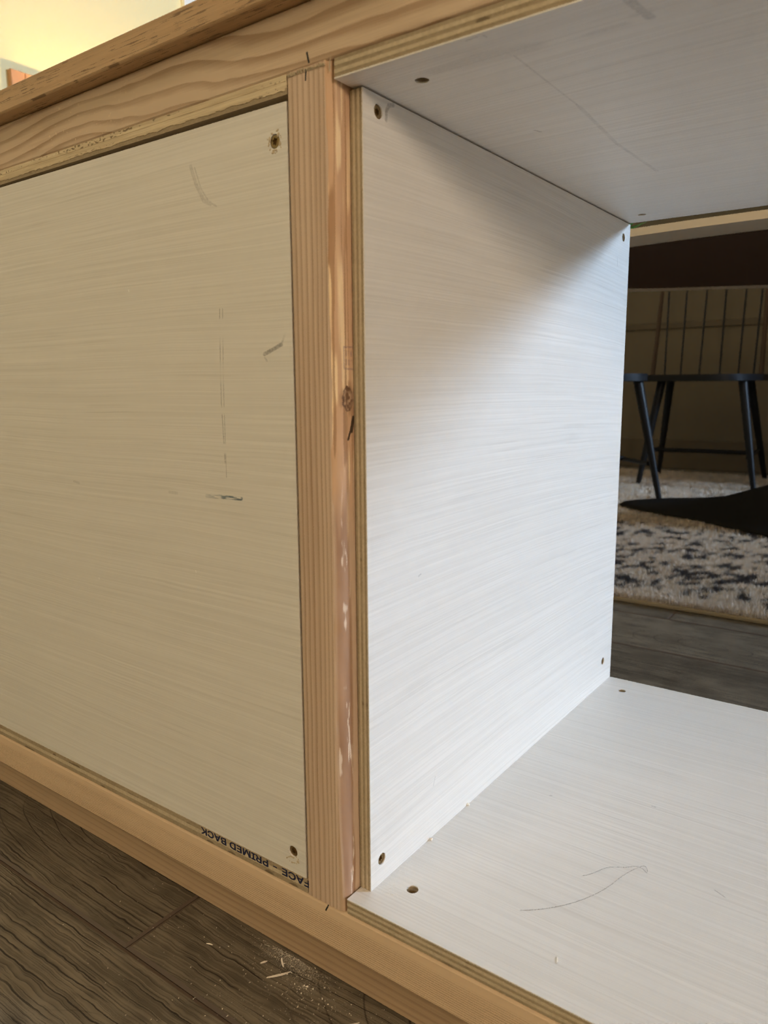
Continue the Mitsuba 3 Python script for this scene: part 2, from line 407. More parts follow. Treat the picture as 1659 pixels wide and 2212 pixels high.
# ------------------------------------------------------------------ the room
X0, X1, Y0, Y1, H = -2.5, 4.6, -2.6, 3.95, 2.5
put('floor', box(X0 - .1, X1 + .1, Y0 - .1, Y1 + .1, -0.06, -0.0065), 'plank_bevel'); tag('floor', kind='structure')
put('ceiling', box(X0 - .1, X1 + .1, Y0 - .1, Y1 + .1, H, H + 0.1), 'white_paint'); tag('ceiling', kind='structure')
put('wall_back', box(X0 - .1, X1 + .1, Y1, Y1 + 0.1, -0.06, H), 'olive_wall'); tag('wall_back', kind='structure')
put('wall_front', box(X0 - .1, X1 + .1, Y0 - 0.1, Y0, -0.06, H), 'yellow_wall'); tag('wall_front', kind='structure')
put('wall_left', box(X0 - 0.1, X0, Y0, Y1, -0.06, H), 'yellow_wall'); tag('wall_left', kind='structure')
WY0, WY1, WZ0, WZ1 = 2.95, 3.80, 1.66, 2.34
put('wall_right', cat([box(X1, X1 + .1, Y0, WY0, -0.06, H), box(X1, X1 + .1, WY1, Y1, -0.06, H),
                       box(X1, X1 + .1, WY0, WY1, -0.06, WZ0), box(X1, X1 + .1, WY0, WY1, WZ1, H)]), 'olive_wall')
tag('wall_right', kind='structure')
fr = [box(X1 - .02, X1 + .06, WY0 - .06, WY0 + .02, WZ0 - .06, WZ1 + .06), box(X1 - .02, X1 + .06, WY1 - .02, WY1 + .06, WZ0 - .06, WZ1 + .06),
      box(X1 - .02, X1 + .06, WY0, WY1, WZ1 - .02, WZ1 + .06), box(X1 - .02, X1 + .06, WY0, WY1, WZ0 - .06, WZ0 + .02),
      box(X1 + .01, X1 + .05, (WY0 + WY1) / 2 - .02, (WY0 + WY1) / 2 + .02, WZ0, WZ1)]
put('window_1', cat(fr), 'white_paint'); tag('window_1', kind='structure')
pane = trimesh.Trimesh([[X1 + .06, WY0, WZ0], [X1 + .06, WY1, WZ0], [X1 + .06, WY1, WZ1], [X1 + .06, WY0, WZ1]], [[0, 2, 1], [0, 3, 2]], process=False)
put('window_1__pane', pane, 'white_paint')
scene['window_1__pane']['emitter'] = {'type': 'area', 'radiance': {'type': 'rgb', 'value': list(WINDOW_LIGHT)}}
put('baseboard_back', rbox(X0, X1, Y1 - 0.018, Y1, 0, 0.163, 0.004), 'olive_trim'); tag('baseboard_back', kind='structure')
put('trim_1', rbox(X0, X1, Y1 - 0.014, Y1, 0.765, 0.80, 0.004), 'olive_trim'); tag('trim_1', kind='structure')
put('door_1', cat([box(X0, X0 + .022, 2.035, 2.125, 0, 2.22), box(X0, X0 + .022, 2.85, 2.94, 0, 2.22), box(X0, X0 + .022, 2.125, 2.85, 2.13, 2.22),
                   box(X0, X0 + .010, 2.125, 2.85, 0, 2.13)]), 'white_paint'); tag('door_1', kind='structure')

# floor planks, each with bevelled edges
PW, PL = 0.197, 1.22
for row in range(-13, 21):
    ya = -0.065 + row * PW
    if ya > Y1 or ya + PW < Y0: continue
    for col in range(-1, 8):
        xa = -0.151 + row * 0.223 - 6.1 + col * PL
        while xa + PL < X0 - 0: xa += 0; break
        xb = xa + PL
        xa_, xb_, ya_, yb_ = max(xa, X0), min(xb, X1), max(ya, Y0), min(ya + PW, Y1)
        if xb_ - xa_ < 0.01 or yb_ - ya_ < 0.01: continue
        e, g = 0.0034, 0.00035
        top = np.array([[xa_ + e, ya_ + e, 0], [xb_ - e, ya_ + e, 0], [xb_ - e, yb_ - e, 0], [xa_ + e, yb_ - e, 0]])
        rim = np.array([[xa_ + g, ya_ + g, -.0010], [xb_ - g, ya_ + g, -.0010], [xb_ - g, yb_ - g, -.0010], [xa_ + g, yb_ - g, -.0010]])
        bot = rim.copy(); bot[:, 2] = -0.007
        k = put('floor__plank', (top, np.array([[0, 1, 2], [0, 2, 3]])), 'plank_vinyl')
        V = np.vstack([top, rim, bot]); F = []
        for i in range(4):
            j = (i + 1) % 4
            F += [[4 + i, 4 + j, j], [4 + i, j, i], [8 + i, 8 + j, 4 + j], [8 + i, 4 + j, 4 + i]]
        put(k + '__bevel', (V, np.array(F)), 'plank_bevel')

# ------------------------------------------------------------------ cabinet dimensions
TH = 0.012
ZC, ZF = 0.6559, 0.0887          # underside of the top panel, top of the floor panel
XS, YS, YB = 0.049, 0.017, 0.5384
XR = 1.10                        # right end of the open bay
ZRT, ZM = 0.7061, 0.0382         # top of the top rail, bottom of the bottom rail
XL = -1.75                       # left end of the run


# screws ---------------------------------------------------------------
def star(r, depth):
    a = np.arange(72) * 2 * np.pi / 72
    rr = r * (1 + 0.22 * np.cos(6 * a))
    return trimesh.creation.extrude_polygon(Polygon(np.c_[rr * np.cos(a), rr * np.sin(a)]), depth, engine='earcut')


def screw_mesh():
    head = lathe([(0, -0.012), (0.0019, -0.012), (0.0019, -0.0040), (0.0042, -0.0006), (0.0042, -0.0001), (0.0039, 0.0), (0, 0)], sides=40)
    s = star(0.0022, 0.0030); s.apply_translation((0, 0, -0.0021))
    return from_manifold(to_manifold(head) - to_manifold(s))


SCREW = screw_mesh()


def frame_to(nrm):
    n = np.asarray(nrm, float)
    a = np.cross(n, [0.3, 0.5, 0.81]); a /= np.linalg.norm(a)
    M = np.eye(4); M[:3, 0] = a; M[:3, 1] = np.cross(n, a); M[:3, 2] = n
    return M


def panel(parent, part, dims, axis, face, bsdf, screws=(), holes=0.0046, veneers=True, edge=('veneer_dark', 'veneer_light'), deep=()):
    """plywood panel: a coated face layer with drilled holes, and veneer layers below it.  axis: thickness axis, face: +1/-1 coated side"""
    (x0, x1), (y0, y1), (z0, z1) = dims
    lo, hi = dims[axis]
    d = [list(q) for q in dims]
    ft = 0.0009
    d[axis] = [hi - ft, hi] if face > 0 else [lo, lo + ft]
    m = to_manifold(box(*d[0], *d[1], *d[2]))
    lay = np.linspace(0, hi - lo - ft, 6)
    layers = []
    for i in range(5):
        q = [list(t) for t in dims]
        a, b = lay[i], lay[i + 1]
        q[axis] = [lo + a, lo + b] if face > 0 else [hi - b, hi - a]
        ins = 0.00018 if i % 2 == 0 else 0.0
        for ax in range(3):
            if ax != axis: q[ax] = [q[ax][0] + ins, q[ax][1] - ins]
        layers.append(to_manifold(box(*q[0], *q[1], *q[2])))
    nrm = np.zeros(3); nrm[axis] = face
    key = f'{parent}__{part}'
    keys = []
    for pos, sink in screws:
        pos = np.array(pos, float)
        pos[axis] = hi if face > 0 else lo
        M = frame_to(nrm); M[:3, 3] = pos
        c = trimesh.creation.cylinder(holes, 0.016, sections=36); c.apply_transform(M)
        m = m - to_manifold(c)
        layers = [L - to_manifold(c) for L in layers]
        s = SCREW.copy(); s.apply_transform(M); s.apply_translation(-nrm * sink)
        keys.append(s)
    k = put(key, from_manifold(m), bsdf)
    for i, L in enumerate(layers):
        put(k + '__veneer', from_manifold(L), edge[i % 2])
    for s in keys:
        put(k + '__screw', s, 'brass_screw', smooth=30)
    return k


# ------------------------------------------------------------------ face frame
def post_mesh(x_off=0.0, mirror=False):
    nz = 260
    zs = np.linspace(ZF - TH, ZC + TH, nz)
    xr_pts = np.array([(0.0767, 0.0352), (0.11, 0.0346), (0.142, 0.0336), (0.20, 0.0322), (0.249, 0.0318), (0.35, 0.0322), (0.416, 0.0328), (0.537, 0.0338), (0.594, 0.0338), (0.668, 0.0342)])
    V = []
    for z in zs:
        xe = np.interp(z, xr_pts[:, 0], xr_pts[:, 1]) + 0.0012 * (meshkit.fbm(np.array([z * 28, 3.1, 0]), 3) - 0.5)
        ye = np.interp(z, [0.0767, 0.13, 0.25, 0.40, 0.5, 0.668], [0.006, 0.009, 0.0105, 0.009, 0.0065, 0.0060]) + 0.003 * (meshkit.fbm(np.array([z * 22, 9.1, 0]), 3) - 0.5)
        dent = 0.0009 * (meshkit.noise(np.array([z * 90, 1.7, 0])) - 0.5)
        xm = 0.0379
        prof = [(0.0, 0.089), (0.0, 0.045), (0.0, 0.0012), (0.0005, 0.0003), (0.0015, -0.0003), (0.010, -0.0004), (0.020, -0.0004), (xe - 0.004, -0.0004), (xe - 0.0008, -0.0001), (xe, 0.0006),
                (xe + (xm - xe) * 0.46 + dent, ye * 0.30), (xe + (xm - xe) * 0.82 + dent, ye * 0.66), (xm, ye), (xm, ye + 0.003), (xm, 0.045), (xm, 0.089)]
        V.append([(x, y, z) for x, y in prof])
    V = np.array(V)
    n = V.shape[1]
    # torn fibres at both sawn ends of the front face
    for j in range(2, 13):
        V[-1, j, 2] += 0.0014 * (rng.random() - 0.35); V[-1, j, 1] -= 0.0006 * rng.random()
        V[0, j, 2] -= 0.0005 * rng.random()
    P = V.reshape(-1, 3)
    F = []
    for i in range(nz - 1):
        for j in range(n):
            a, b = i * n + j, i * n + (j + 1) % n
            F += [[a, b, a + n], [b, b + n, a + n]]
    m = trimesh.Trimesh(P, np.array(F), process=False)
    capt = trimesh.Trimesh(np.vstack([V[-1], V[-1].mean(0)]), [[j, (j + 1) % n, n] for j in range(n)], process=False)
    capb = trimesh.Trimesh(np.vstack([V[0], V[0].mean(0)]), [[(j + 1) % n, j, n] for j in range(n)], process=False)
    m = cat([m, capt, capb])
    return m


post = post_mesh()
put('face_frame__post', post, 'stud_pine', smooth=40)
put('face_frame__top_rail', rbox(XL, XR + 0.05, 0.0, 0.0888, ZC + TH + 0.0002, ZRT, 0.0012), 'top_pine')
put('face_frame__bottom_rail', rbox(XL, XR + 0.05, 0.0, 0.0888, ZM, ZF - TH - 0.0002, 0.0030), 'bottom_fir', smooth=25)
put('face_frame__base_board', rbox(XL, XR + 0.05, 0.0129, 0.0509, 0.0, ZM - 0.0004, 0.0018), 'base_pine')
put('face_frame__post', box(XR - 0.0, XR + 0.038, 0.0, 0.088, ZF - TH, ZC + TH), 'bottom_fir')
put('face_frame__base_board', box(XL, XR + 0.05, 0.488, 0.526, 0.0, ZM - 0.0004), 'base_pine')
put('face_frame__bottom_rail', box(XL, XR + 0.05, 0.45, YB, ZM, ZF - TH - 0.0002), 'bottom_fir')
put('face_frame__top_rail', box(XL, XR + 0.05, 0.45, YB, ZC + TH + 0.0002, ZRT), 'bottom_fir')
# torn slivers at the sawn top of the post
sl = []
for k in range(44):
    x = 0.001 + 0.034 * rng.random()
    h = 0.0006 + 0.0016 * rng.random()
    sl.append(tube([(x, -0.0004, 0.6655), (x + 0.0003 * rng.normal(), -0.0010 - 0.0006 * rng.random(), 0.6655 + h * 0.6), (x + 0.0005 * rng.normal(), -0.0012 - 0.0012 * rng.random(), 0.6655 + h)],
                   [0.0007, 0.0005, 0.0001], 5))
sl.append(tube([(0.0362, 0.0000, 0.6610), (0.0375, -0.0012, 0.6650), (0.0392, -0.0020, 0.6690)], [0.0004, 0.0005, 0.0001], 5))
put('face_frame__post__torn_fibre', cat(sl), 'veneer_light')
labels['face_frame__post__torn_fibre'] = {'kind': 'stuff', 'label': 'torn wood fibres on the sawn end of the post'}
tag('face_frame', 'unfinished pine face frame of post and rails around the white cabinet boxes', 'cabinet frame')
labels['face_frame__post'] = {'label': 'knotty pine post with a waney bark-stripped right edge'}

# ------------------------------------------------------------------ countertop
put('countertop', box(XL - 0.02, XR + 0.08, 0.004, 0.60, ZRT + 0.0002, 0.7257), 'oak')
put('countertop__edge_strip', rbox(XL - 0.02, XR + 0.08, -0.0147, 0.0040, ZRT + 0.0002, 0.7257, 0.0014), 'oak')
tag('countertop', 'brown oak countertop with a solid oak edge strip over the pine rail', 'countertop')

# ------------------------------------------------------------------ closed cabinet on the left
zt0, zt1 = 0.6550, 0.6521
ve = []
panelv = np.array([[XL, 0.0006, ZF - 0.0004], [-0.0022, 0.0006, ZF - 0.0004], [-0.0014, 0.0006, zt1], [-0.62, 0.0006, zt0 - 0.0002], [XL, 0.0006, zt0]])
pp = Polygon(panelv[:, [0, 2]])
pm = trimesh.creation.extrude_polygon(pp, 0.0116, engine='earcut')
M = np.array([[1, 0, 0, 0], [0, 0, 1, 0.0006], [0, 1, 0, 0], [0, 0, 0, 1.0]])
pm.apply_transform(M); trimesh.repair.fix_normals(pm)
fm = to_manifold(pm)
lscrews = [((-0.0129, 0.0006, 0.6294), 0.0004), ((-0.0154, 0.0006, 0.1063), 0.0011)]
mats = []
for pos, sink in lscrews:
    Mx = frame_to((0, -1, 0)); Mx[:3, 3] = pos
    c = trimesh.creation.cylinder(0.0046, 0.010, sections=36); c.apply_transform(Mx)
    fm = fm - to_manifold(c)
    s = SCREW.copy(); s.apply_transform(Mx); s.apply_translation((0, sink, 0)); mats.append((s, Mx))
put('closed_cabinet__face_panel', from_manifold(fm), 'face_primer')
for s, Mx in mats:
    put('closed_cabinet__face_panel__screw', s, 'brass_screw', smooth=30)
for i, (s, Mx) in enumerate(mats):
    bits = []
    for k in range(26 if i == 0 else 14):
        a = rng.uniform(0, 2 * np.pi) if i == 0 else rng.uniform(-2.6, -0.6)
        r = 0.0046 + (0.0030 * rng.random() if i == 0 else 0.006 * rng.random())
        b = trimesh.creation.icosphere(subdivisions=0, radius=0.0003 + 0.0006 * rng.random())
        b.apply_scale([1, 0.4, 2.0])
        b.apply_transform(trimesh.transformations.rotation_matrix(a, (0, 1, 0)))
        b.apply_translation(np.array(lscrews[i][0]) + np.array([r * np.cos(a), -0.0002, r * np.sin(a)]))
        bits.append(b)
    k = put('closed_cabinet__face_panel__torn_fibre', cat(bits), 'veneer_light')
    labels[k] = {'kind': 'stuff', 'label': 'torn fibres around the countersunk screw'}
# top and bottom panels: stacked veneers, rough sawn front edge
zl = np.linspace(ZC, ZC + TH, 4)
put('closed_cabinet__top_panel', box(XL, -0.0004, 0.0004, YB, zl[0], zl[1]), 'veneer_dark')
for i in (1, 2):
    put('closed_cabinet__top_panel__veneer', box(XL, -0.0004, 0.0 if i == 2 else 0.0003, YB, zl[i], zl[i + 1]), 'rough_edge')
# splintered lower lip of the top panel edge
lip = []
xx = np.linspace(-1.2, -0.002, 520)
for a, b in zip(xx[:-1], xx[1:]):
    h = 0.0003 + 0.0012 * meshkit.noise(np.array([a * 220, 1.0, 0])) + 0.0004 * rng.random()
    lip.append(box(a, b, -0.0001, 0.0004, zl[1] - h, zl[1] + 0.0002))
k = put('closed_cabinet__top_panel__splintered_edge', cat(lip), 'rough_edge')
labels[k] = {'kind': 'stuff', 'label': 'splintered lower veneer of the sawn plywood edge'}
zl = np.linspace(ZF - TH, ZF - 0.0005, 4)
for i in range(3):
    kk = 'closed_cabinet__bottom_panel' if i == 0 else 'closed_cabinet__bottom_panel__veneer'
    put(kk, box(XL, -0.0004, 0.0002 * (i % 2), YB, zl[i], zl[i + 1]), 'veneer_light' if i == 1 else 'veneer_dark')
tx = meshkit.text_mesh('FACE - PRIMED BACK', 1.0, 0.02, bold=True)
b0, b1 = tx.bounds
tx.apply_translation(-b0)
tx.apply_scale([0.1265 / (b1[0] - b0[0]), 0.0058, 0.005])
v = tx.vertices.copy()
# upside down on the front edge: reading direction -x, tops of the letters down, facing the kitchen
tx.vertices = np.c_[0.0020 - v[:, 0], -0.00003 - v[:, 2], 0.0878 - v[:, 1]]
tx.vertices[:, 1] = np.where(v[:, 2] > 1e-6, -0.00012, 0.0002)
trimesh.repair.fix_normals(tx)
put('closed_cabinet__bottom_panel__stamp', tx, 'ink_blue')
labels['closed_cabinet__bottom_panel__stamp'] = {'label': 'dark blue upside-down stamped lettering on the plywood edge'}
put('closed_cabinet__side_panel', box(XL, XL + TH, 0.013, YB - 0.013, ZF, ZC), 'veneer_light')
put('closed_cabinet__side_panel', box(-0.0124, -0.0004, 0.013, YB - 0.013, ZF, ZC), 'veneer_light')
put('closed_cabinet__back_panel', box(XL, 0.037, YB - 0.012, YB, ZF, ZC), 'white_paint')
tag('closed_cabinet', 'closed plywood cabinet box with a white-primed face panel left of the post', 'cabinet')
labels['closed_cabinet__face_panel'] = {'label': 'white-primed plywood face panel with pencil scribbles'}

# ------------------------------------------------------------------ open cabinet on the right
P = 'open_cabinet'
panel(P, 'floor_panel', [(0.0392, XR - 0.0004), (0.0, YB), (ZF - TH, ZF)], 2, +1, 'shelf_primer',
      [((0.0729, 0.0377, 0), 0.0042), ((0.0776, 0.5018, 0), 0.0030)])
panel(P, 'top_panel', [(0.0400, XR - 0.0004), (0.0, YB), (ZC, ZC + TH)], 2, -1, 'shelf_primer',
      [((0.0823, 0.0350, 0), 0.0020), ((0.0743, 0.5007, 0), 0.0020)])
panel(P, 'side_panel', [(XS - TH + 0.0016, XS), (YS, YB), (ZF + 0.0002, ZC - 0.0015)], 0, +1, 'side_primer',
      [((0, 0.0336, 0.6442), 0.0010), ((0, 0.0311, 0.1085), 0.0014), ((0, 0.5162, 0.6366), 0.0014), ((0, 0.5085, 0.1193), 0.0014)])
panel(P, 'side_panel', [(XR - 0.001 - TH, XR - 0.001), (YS, YB), (ZF + 0.0002, ZC - 0.0007)], 0, -1, 'side_primer')
tag(P, 'open plywood cabinet bay with white-primed panels right of the post', 'cabinet')
labels['open_cabinet__side_panel'] = {'label': 'daylit white-primed side panel with brass screws at its corners'}

# ------------------------------------------------------------------ sawdust, shavings, hair
def crumbs(n, pos, s0, s1):
    ms_v, ms_f = [], []
    base = np.array([[1, 1, 1], [1, -1, -1], [-1, 1, -1], [-1, -1, 1]], float) / 1.7
    f = np.array([[0, 1, 2], [0, 3, 1], [0, 2, 3], [1, 3, 2]])
    for i in range(n):
        p, zb = pos()
        s = rng.uniform(s0, s1) * np.array([rng.uniform(0.6, 2.2), rng.uniform(0.5, 1.0), rng.uniform(0.4, 0.8)])
        q = base * s
        a = rng.uniform(0, 2 * np.pi); c, d = np.cos(a), np.sin(a)
        q = q @ np.array([[c, d, 0], [-d, c, 0], [0, 0, 1]])
        q += [p[0], p[1], zb - q[:, 2].min()]
        ms_f.append(f + 4 * len(ms_v)); ms_v.append(q)
    return trimesh.Trimesh(np.vstack(ms_v), np.vstack(ms_f), process=False)


def pile_pos():
    p = np.array([-0.026 + 0.017 * rng.normal(), 0.0095 - abs(0.0062 * rng.normal())])
    r2 = ((p[0] + 0.026) / 0.016) ** 2 + ((p[1] - 0.0085) / 0.008) ** 2
    return p, 0.0024 * math.exp(-r2) * rng.random()


def spread_pos():
    while True:
        r = abs(rng.normal()) * 0.05
        a = rng.uniform(0, 2 * np.pi)
        p = np.array([0.0 + 1.3 * r * np.cos(a), -0.008 + 0.8 * r * np.sin(a)])
        if p[1] < 0.0115: return p, 0.0


def wide_pos():
    while True:
        p = np.array([rng.uniform(-0.36, 0.14), rng.uniform(-0.11, 0.011)])
        if rng.random() < math.exp(-(((p[0] - 0.0) / 0.16) ** 2)) + 0.08: return p, 0.0


put('sawdust', cat([crumbs(1500, pile_pos, 0.00012, 0.00034), crumbs(700, spread_pos, 0.0001, 0.0003), crumbs(110, spread_pos, 0.0003, 0.0007), crumbs(18, spread_pos, 0.0007, 0.0012),
                    crumbs(160, wide_pos, 0.0002, 0.0007)]), 'crumb_wood')
tag('sawdust', 'pale sawdust heaped and scattered on the dark plank floor below the frame', 'sawdust', kind='stuff')


def inside_pos():
    t = abs(rng.normal()) * 0.030
    return np.array([0.0505 + abs(rng.normal()) * 0.011, 0.022 + t]), ZF


put('primer_dust', crumbs(190, inside_pos, 0.0002, 0.00045), 'crumb_white')
tag('primer_dust', 'white sanding grit on the cabinet floor panel at the foot of the side panel', 'dust', kind='stuff')


def shaving(path, w, z=0.0):
    path = np.array(path, float)
    tck, _ = splprep(path.T, s=0, k=min(3, len(path) - 1))
    q = np.array(splev(np.linspace(0, 1, 14), tck)).T
    t = np.gradient(q, axis=0); t /= np.linalg.norm(t, axis=1, keepdims=True)
    s = np.cross(t, [0, 0, 1.0]); s /= np.linalg.norm(s, axis=1, keepdims=True)
    ww = w * (0.25 + 0.75 * np.sin(np.linspace(0.25, np.pi - 0.15, 14)))[:, None]
    lay = [q + s * ww, q - s * ww, q - s * ww - [0, 0, 0.0002], q + s * ww - [0, 0, 0.0002]]
    V = np.stack(lay, 1).reshape(-1, 3); F = []
    for i in range(13):
        for j in range(4):
            a, b = 4 * i + j, 4 * i + (j + 1) % 4
            F += [[a, b, a + 4], [b, b + 4, a + 4]]
    V[:, 2] = V[:, 2] - V[:, 2].min() + z
    return trimesh.Trimesh(V, np.array(F), process=False)


SH = [([(-0.0300, -0.0190, 0.0004), (-0.0245, -0.0138, 0.0012), (-0.0215, -0.0098, 0.0012), (-0.0185, -0.0030, 0.0004)], 0.0011, 'slim curled white wood shaving beside the sawdust heap'),
      ([(-0.0330, 0.0015, 0.0026), (-0.0300, -0.0008, 0.0012), (-0.0265, -0.0030, 0.0004)], 0.0008, 'short tan wood sliver sticking out of the sawdust heap'),
      ([(0.0365, -0.0315, 0.0003), (0.0440, -0.0240, 0.0014), (0.0500, -0.0185, 0.0010), (0.0570, -0.0095, 0.0003)], 0.0010, 'long brown wood shaving right of the sawdust heap'),
      ([(-0.0985, -0.0220, 0.0003), (-0.0955, -0.0210, 0.0006), (-0.0925, -0.0200, 0.0003)], 0.0007, 'tiny white wood sliver near the plank end joint'),
      ([(-0.0450, -0.0110, 0.0003), (-0.0432, -0.0088, 0.0008), (-0.0420, -0.0060, 0.0004)], 0.0010, 'stubby white wood chip left of the sawdust heap')]
for path, w, lab in SH:
    k = put('wood_shaving', shaving(path, w, 0.0001), 'crumb_wood', smooth=40)
    tag(k, lab, 'wood shaving')
k = put('wood_shaving', shaving([(0.1900, 0.0375, 0), (0.1915, 0.0345, 0.0003), (0.1925, 0.0315, 0)], 0.00045, ZF + 0.0002), 'crumb_white')
tag(k, 'thin white sliver lying on the cabinet floor panel near its front edge', 'wood shaving')
for (x, y, r), lab in zip([(0.0500, 0.1630, 0.0016), (0.0510, 0.0985, 0.0014)],
                          ['white crumb farther back along the side panel on the cabinet floor', 'tan wood crumb nearer the front along the side panel on the cabinet floor']):
    b = trimesh.creation.icosphere(subdivisions=1, radius=r)
    b.vertices *= 0.7 + 0.5 * rng.random((len(b.vertices), 1))
    b.apply_scale([1.2, 1.0, 0.8]); b.apply_translation((x, y, ZF - b.bounds[0][2]))
    tag(put('wood_crumb', b, 'crumb_wood' if r < 0.0015 else 'crumb_white'), lab, 'wood crumb')
hp = np.array([(0.1500, 0.0640, 0.0003), (0.1640, 0.0760, 0.0003), (0.1790, 0.0950, 0.0004), (0.1930, 0.1250, 0.0006), (0.2055, 0.1630, 0.0012), (0.2090, 0.1665, 0.0012), (0.2120, 0.1600, 0.0006),
               (0.2080, 0.1620, 0.0014), (0.1980, 0.1560, 0.0020), (0.1870, 0.1500, 0.0010), (0.1800, 0.1400, 0.0004), (0.1720, 0.1280, 0.0002)])
tck, _ = splprep(hp.T, s=0)
hq = np.array(splev(np.linspace(0, 1, 90), tck)).T; hq[:, 2] = np.maximum(hq[:, 2], 0.00015) + ZF
put('hair', tube(hq, 0.00008, 5), 'hair_brown', smooth=True)
tag('hair', 'single dark hair bent into a hook lying on the cabinet floor panel', 'hair')

# ------------------------------------------------------------------ rug with a speckled pile
RX0, RX1, RY0, RY1 = -1.75, 2.0, 1.185, 3.64
put('rug__backing', rbox(RX0, RX1, RY0, RY1, 0.0, 0.010, 0.003), 'rug_backing')


def rug_color(x, y):
    s = np.stack([x, y, 0 * x], -1)
    a = -0.35; u = x * math.cos(a) + y * math.sin(a); w = -x * math.sin(a) + y * math.cos(a)
    n = meshkit.noise(np.stack([u * 70 + 1.2 * meshkit.noise(s * 34), w * 30, 0 * x], -1), 3)
    patch = meshkit.noise(np.stack([x * 2.2 + 4.0, y * 2.8 + 0.6, 0 * x], -1), 5)
    zone = np.clip((patch - 0.30) * 6, 0, 1) * np.where(y < 1.235, 0.0, 1.0)
    zone = np.maximum(zone, np.clip((1.95 - y) * 5, 0, 1) * (y > 1.235)) * np.clip((2.12 - y) * 9 + 0.35, 0.35, 1)
    spot = np.clip((n - 0.60) * 16, 0, 1) * zone
    light = np.array([0.66, 0.56, 0.455]); dark = np.array([0.060, 0.055, 0.058])
    return light * (1 - spot[..., None]) + dark * spot[..., None]


def blades(n, xr, yr, h0, h1, w):
    x = rng.uniform(*xr, n); y = rng.uniform(*yr, n)
    a = rng.uniform(0, 2 * np.pi, n)
    hgt = rng.uniform(h0, h1, n)
    lx, ly = rng.normal(0, 0.0045, n), rng.normal(0, 0.0045, n)
    dx, dy = np.cos(a) * w, np.sin(a) * w
    z0 = np.full(n, 0.009)
    V = np.stack([np.c_[x - dx, y - dy, z0], np.c_[x + dx, y + dy, z0], np.c_[x + dx * .7 + lx * .5, y + dy * .7 + ly * .5, z0 + hgt * .65],
                  np.c_[x - dx * .7 + lx * .5, y - dy * .7 + ly * .5, z0 + hgt * .65], np.c_[x + lx, y + ly, z0 + hgt]], 1)
    F = (np.arange(n)[:, None, None] * 5 + np.array([[0, 1, 2], [0, 2, 3], [3, 2, 4]])).reshape(-1, 3)
    c = rug_color(x, y) * rng.uniform(0.78, 1.15, (n, 1))
    return V.reshape(-1, 3), F, np.repeat(c, 5, 0)


B = [blades(240000, (-0.75, 0.55), (RY0 + .002, 2.0), 0.009, 0.018, 0.0009), blades(130000, (-1.4, 1.0), (2.0, RY1 - .002), 0.009, 0.018, 0.0018),
     blades(30000, (0.55, RX1), (RY0, 2.4), 0.010, 0.018, 0.004), blades(12000, (RX0, -0.75), (RY0, 2.0), 0.010, 0.018, 0.004)]
off, VV, FF, CC = 0, [], [], []
for v_, f_, c_ in B:
    VV.append(v_); FF.append(f_ + off); CC.append(c_); off += len(v_)
k = put('rug__pile', trimesh.Trimesh(np.vstack(VV), np.vstack(FF), process=False), 'pile', color=np.vstack(CC))
labels[k] = {'kind': 'stuff', 'label': 'cream shag pile with charcoal flecks'}
tag('rug', 'cream shag rug with charcoal flecks on the dining room floor', 'rug')

# ------------------------------------------------------------------ dining table
outer = closed_spline([(-0.50, 1.30), (-0.36, 1.06), (-0.09, 0.9634), (0.1259, 0.9475), (0.40, 0.98), (0.66, 1.18), (0.77, 1.60), (0.80, 2.1), (0.74, 2.48), (0.55, 2.55), (0.28, 2.18),
                       (-0.0287, 1.9023), (-0.19, 1.826), (-0.345, 1.7469), (-0.48, 1.58)])
po = Polygon(outer)
tt = trimesh.creation.extrude_polygon(po, 0.013, engine='earcut'); tt.apply_translation((0, 0, 0.72))
put('dining_table__tabletop', tt, 'maple')
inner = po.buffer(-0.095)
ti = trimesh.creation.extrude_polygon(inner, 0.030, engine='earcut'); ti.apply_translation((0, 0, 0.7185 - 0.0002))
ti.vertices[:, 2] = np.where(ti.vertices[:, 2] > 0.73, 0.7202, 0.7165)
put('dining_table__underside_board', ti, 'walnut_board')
foot = closed_spline([(-0.560, 2.375), (-0.45, 2.275), (-0.25, 2.180), (0.009, 2.010), (0.38, 1.90), (0.80, 2.0), (0.98, 2.30), (0.85, 2.62), (0.45, 2.80), (0.0, 2.78), (-0.38, 2.62), (-0.52, 2.48)], 120)
cc = np.array([0.40, 2.32])
ring, prof = [], [(1.0, 0.0), (1.0, 0.004), (0.985, 0.012), (0.93, 0.018), (0.80, 0.030), (0.62, 0.062), (0.46, 0.120), (0.33, 0.20), (0.24, 0.31), (0.19, 0.42), (0.20, 0.60), (0.26, 0.7165)]
for s, h in prof:
    ring.append(np.c_[cc + (foot - cc) * s, np.full(len(foot), h + 0.022)])
ring = np.array(ring); n = len(foot)
ring[-1][:, 2] = 0.7165
F = []
for i in range(len(prof) - 1):
    for j in range(n):
        a, b = i * n + j, i * n + (j + 1) % n
        F += [[a, b, a + n], [b, b + n, a + n]]
Vp = np.vstack([ring.reshape(-1, 3), [[cc[0], cc[1], 0.022]]])
F += [[(j + 1) % n, j, len(Vp) - 1] for j in range(n)]
put('dining_table__pedestal', trimesh.Trimesh(Vp, np.array(F), process=False), 'black_matte', smooth=35)
labels['dining_table__pedestal'] = {'label': 'black flared pedestal with an oval foot'}
tag('dining_table', 'light wood pedestal table with rounded rim and dark underside on the rug', 'table')


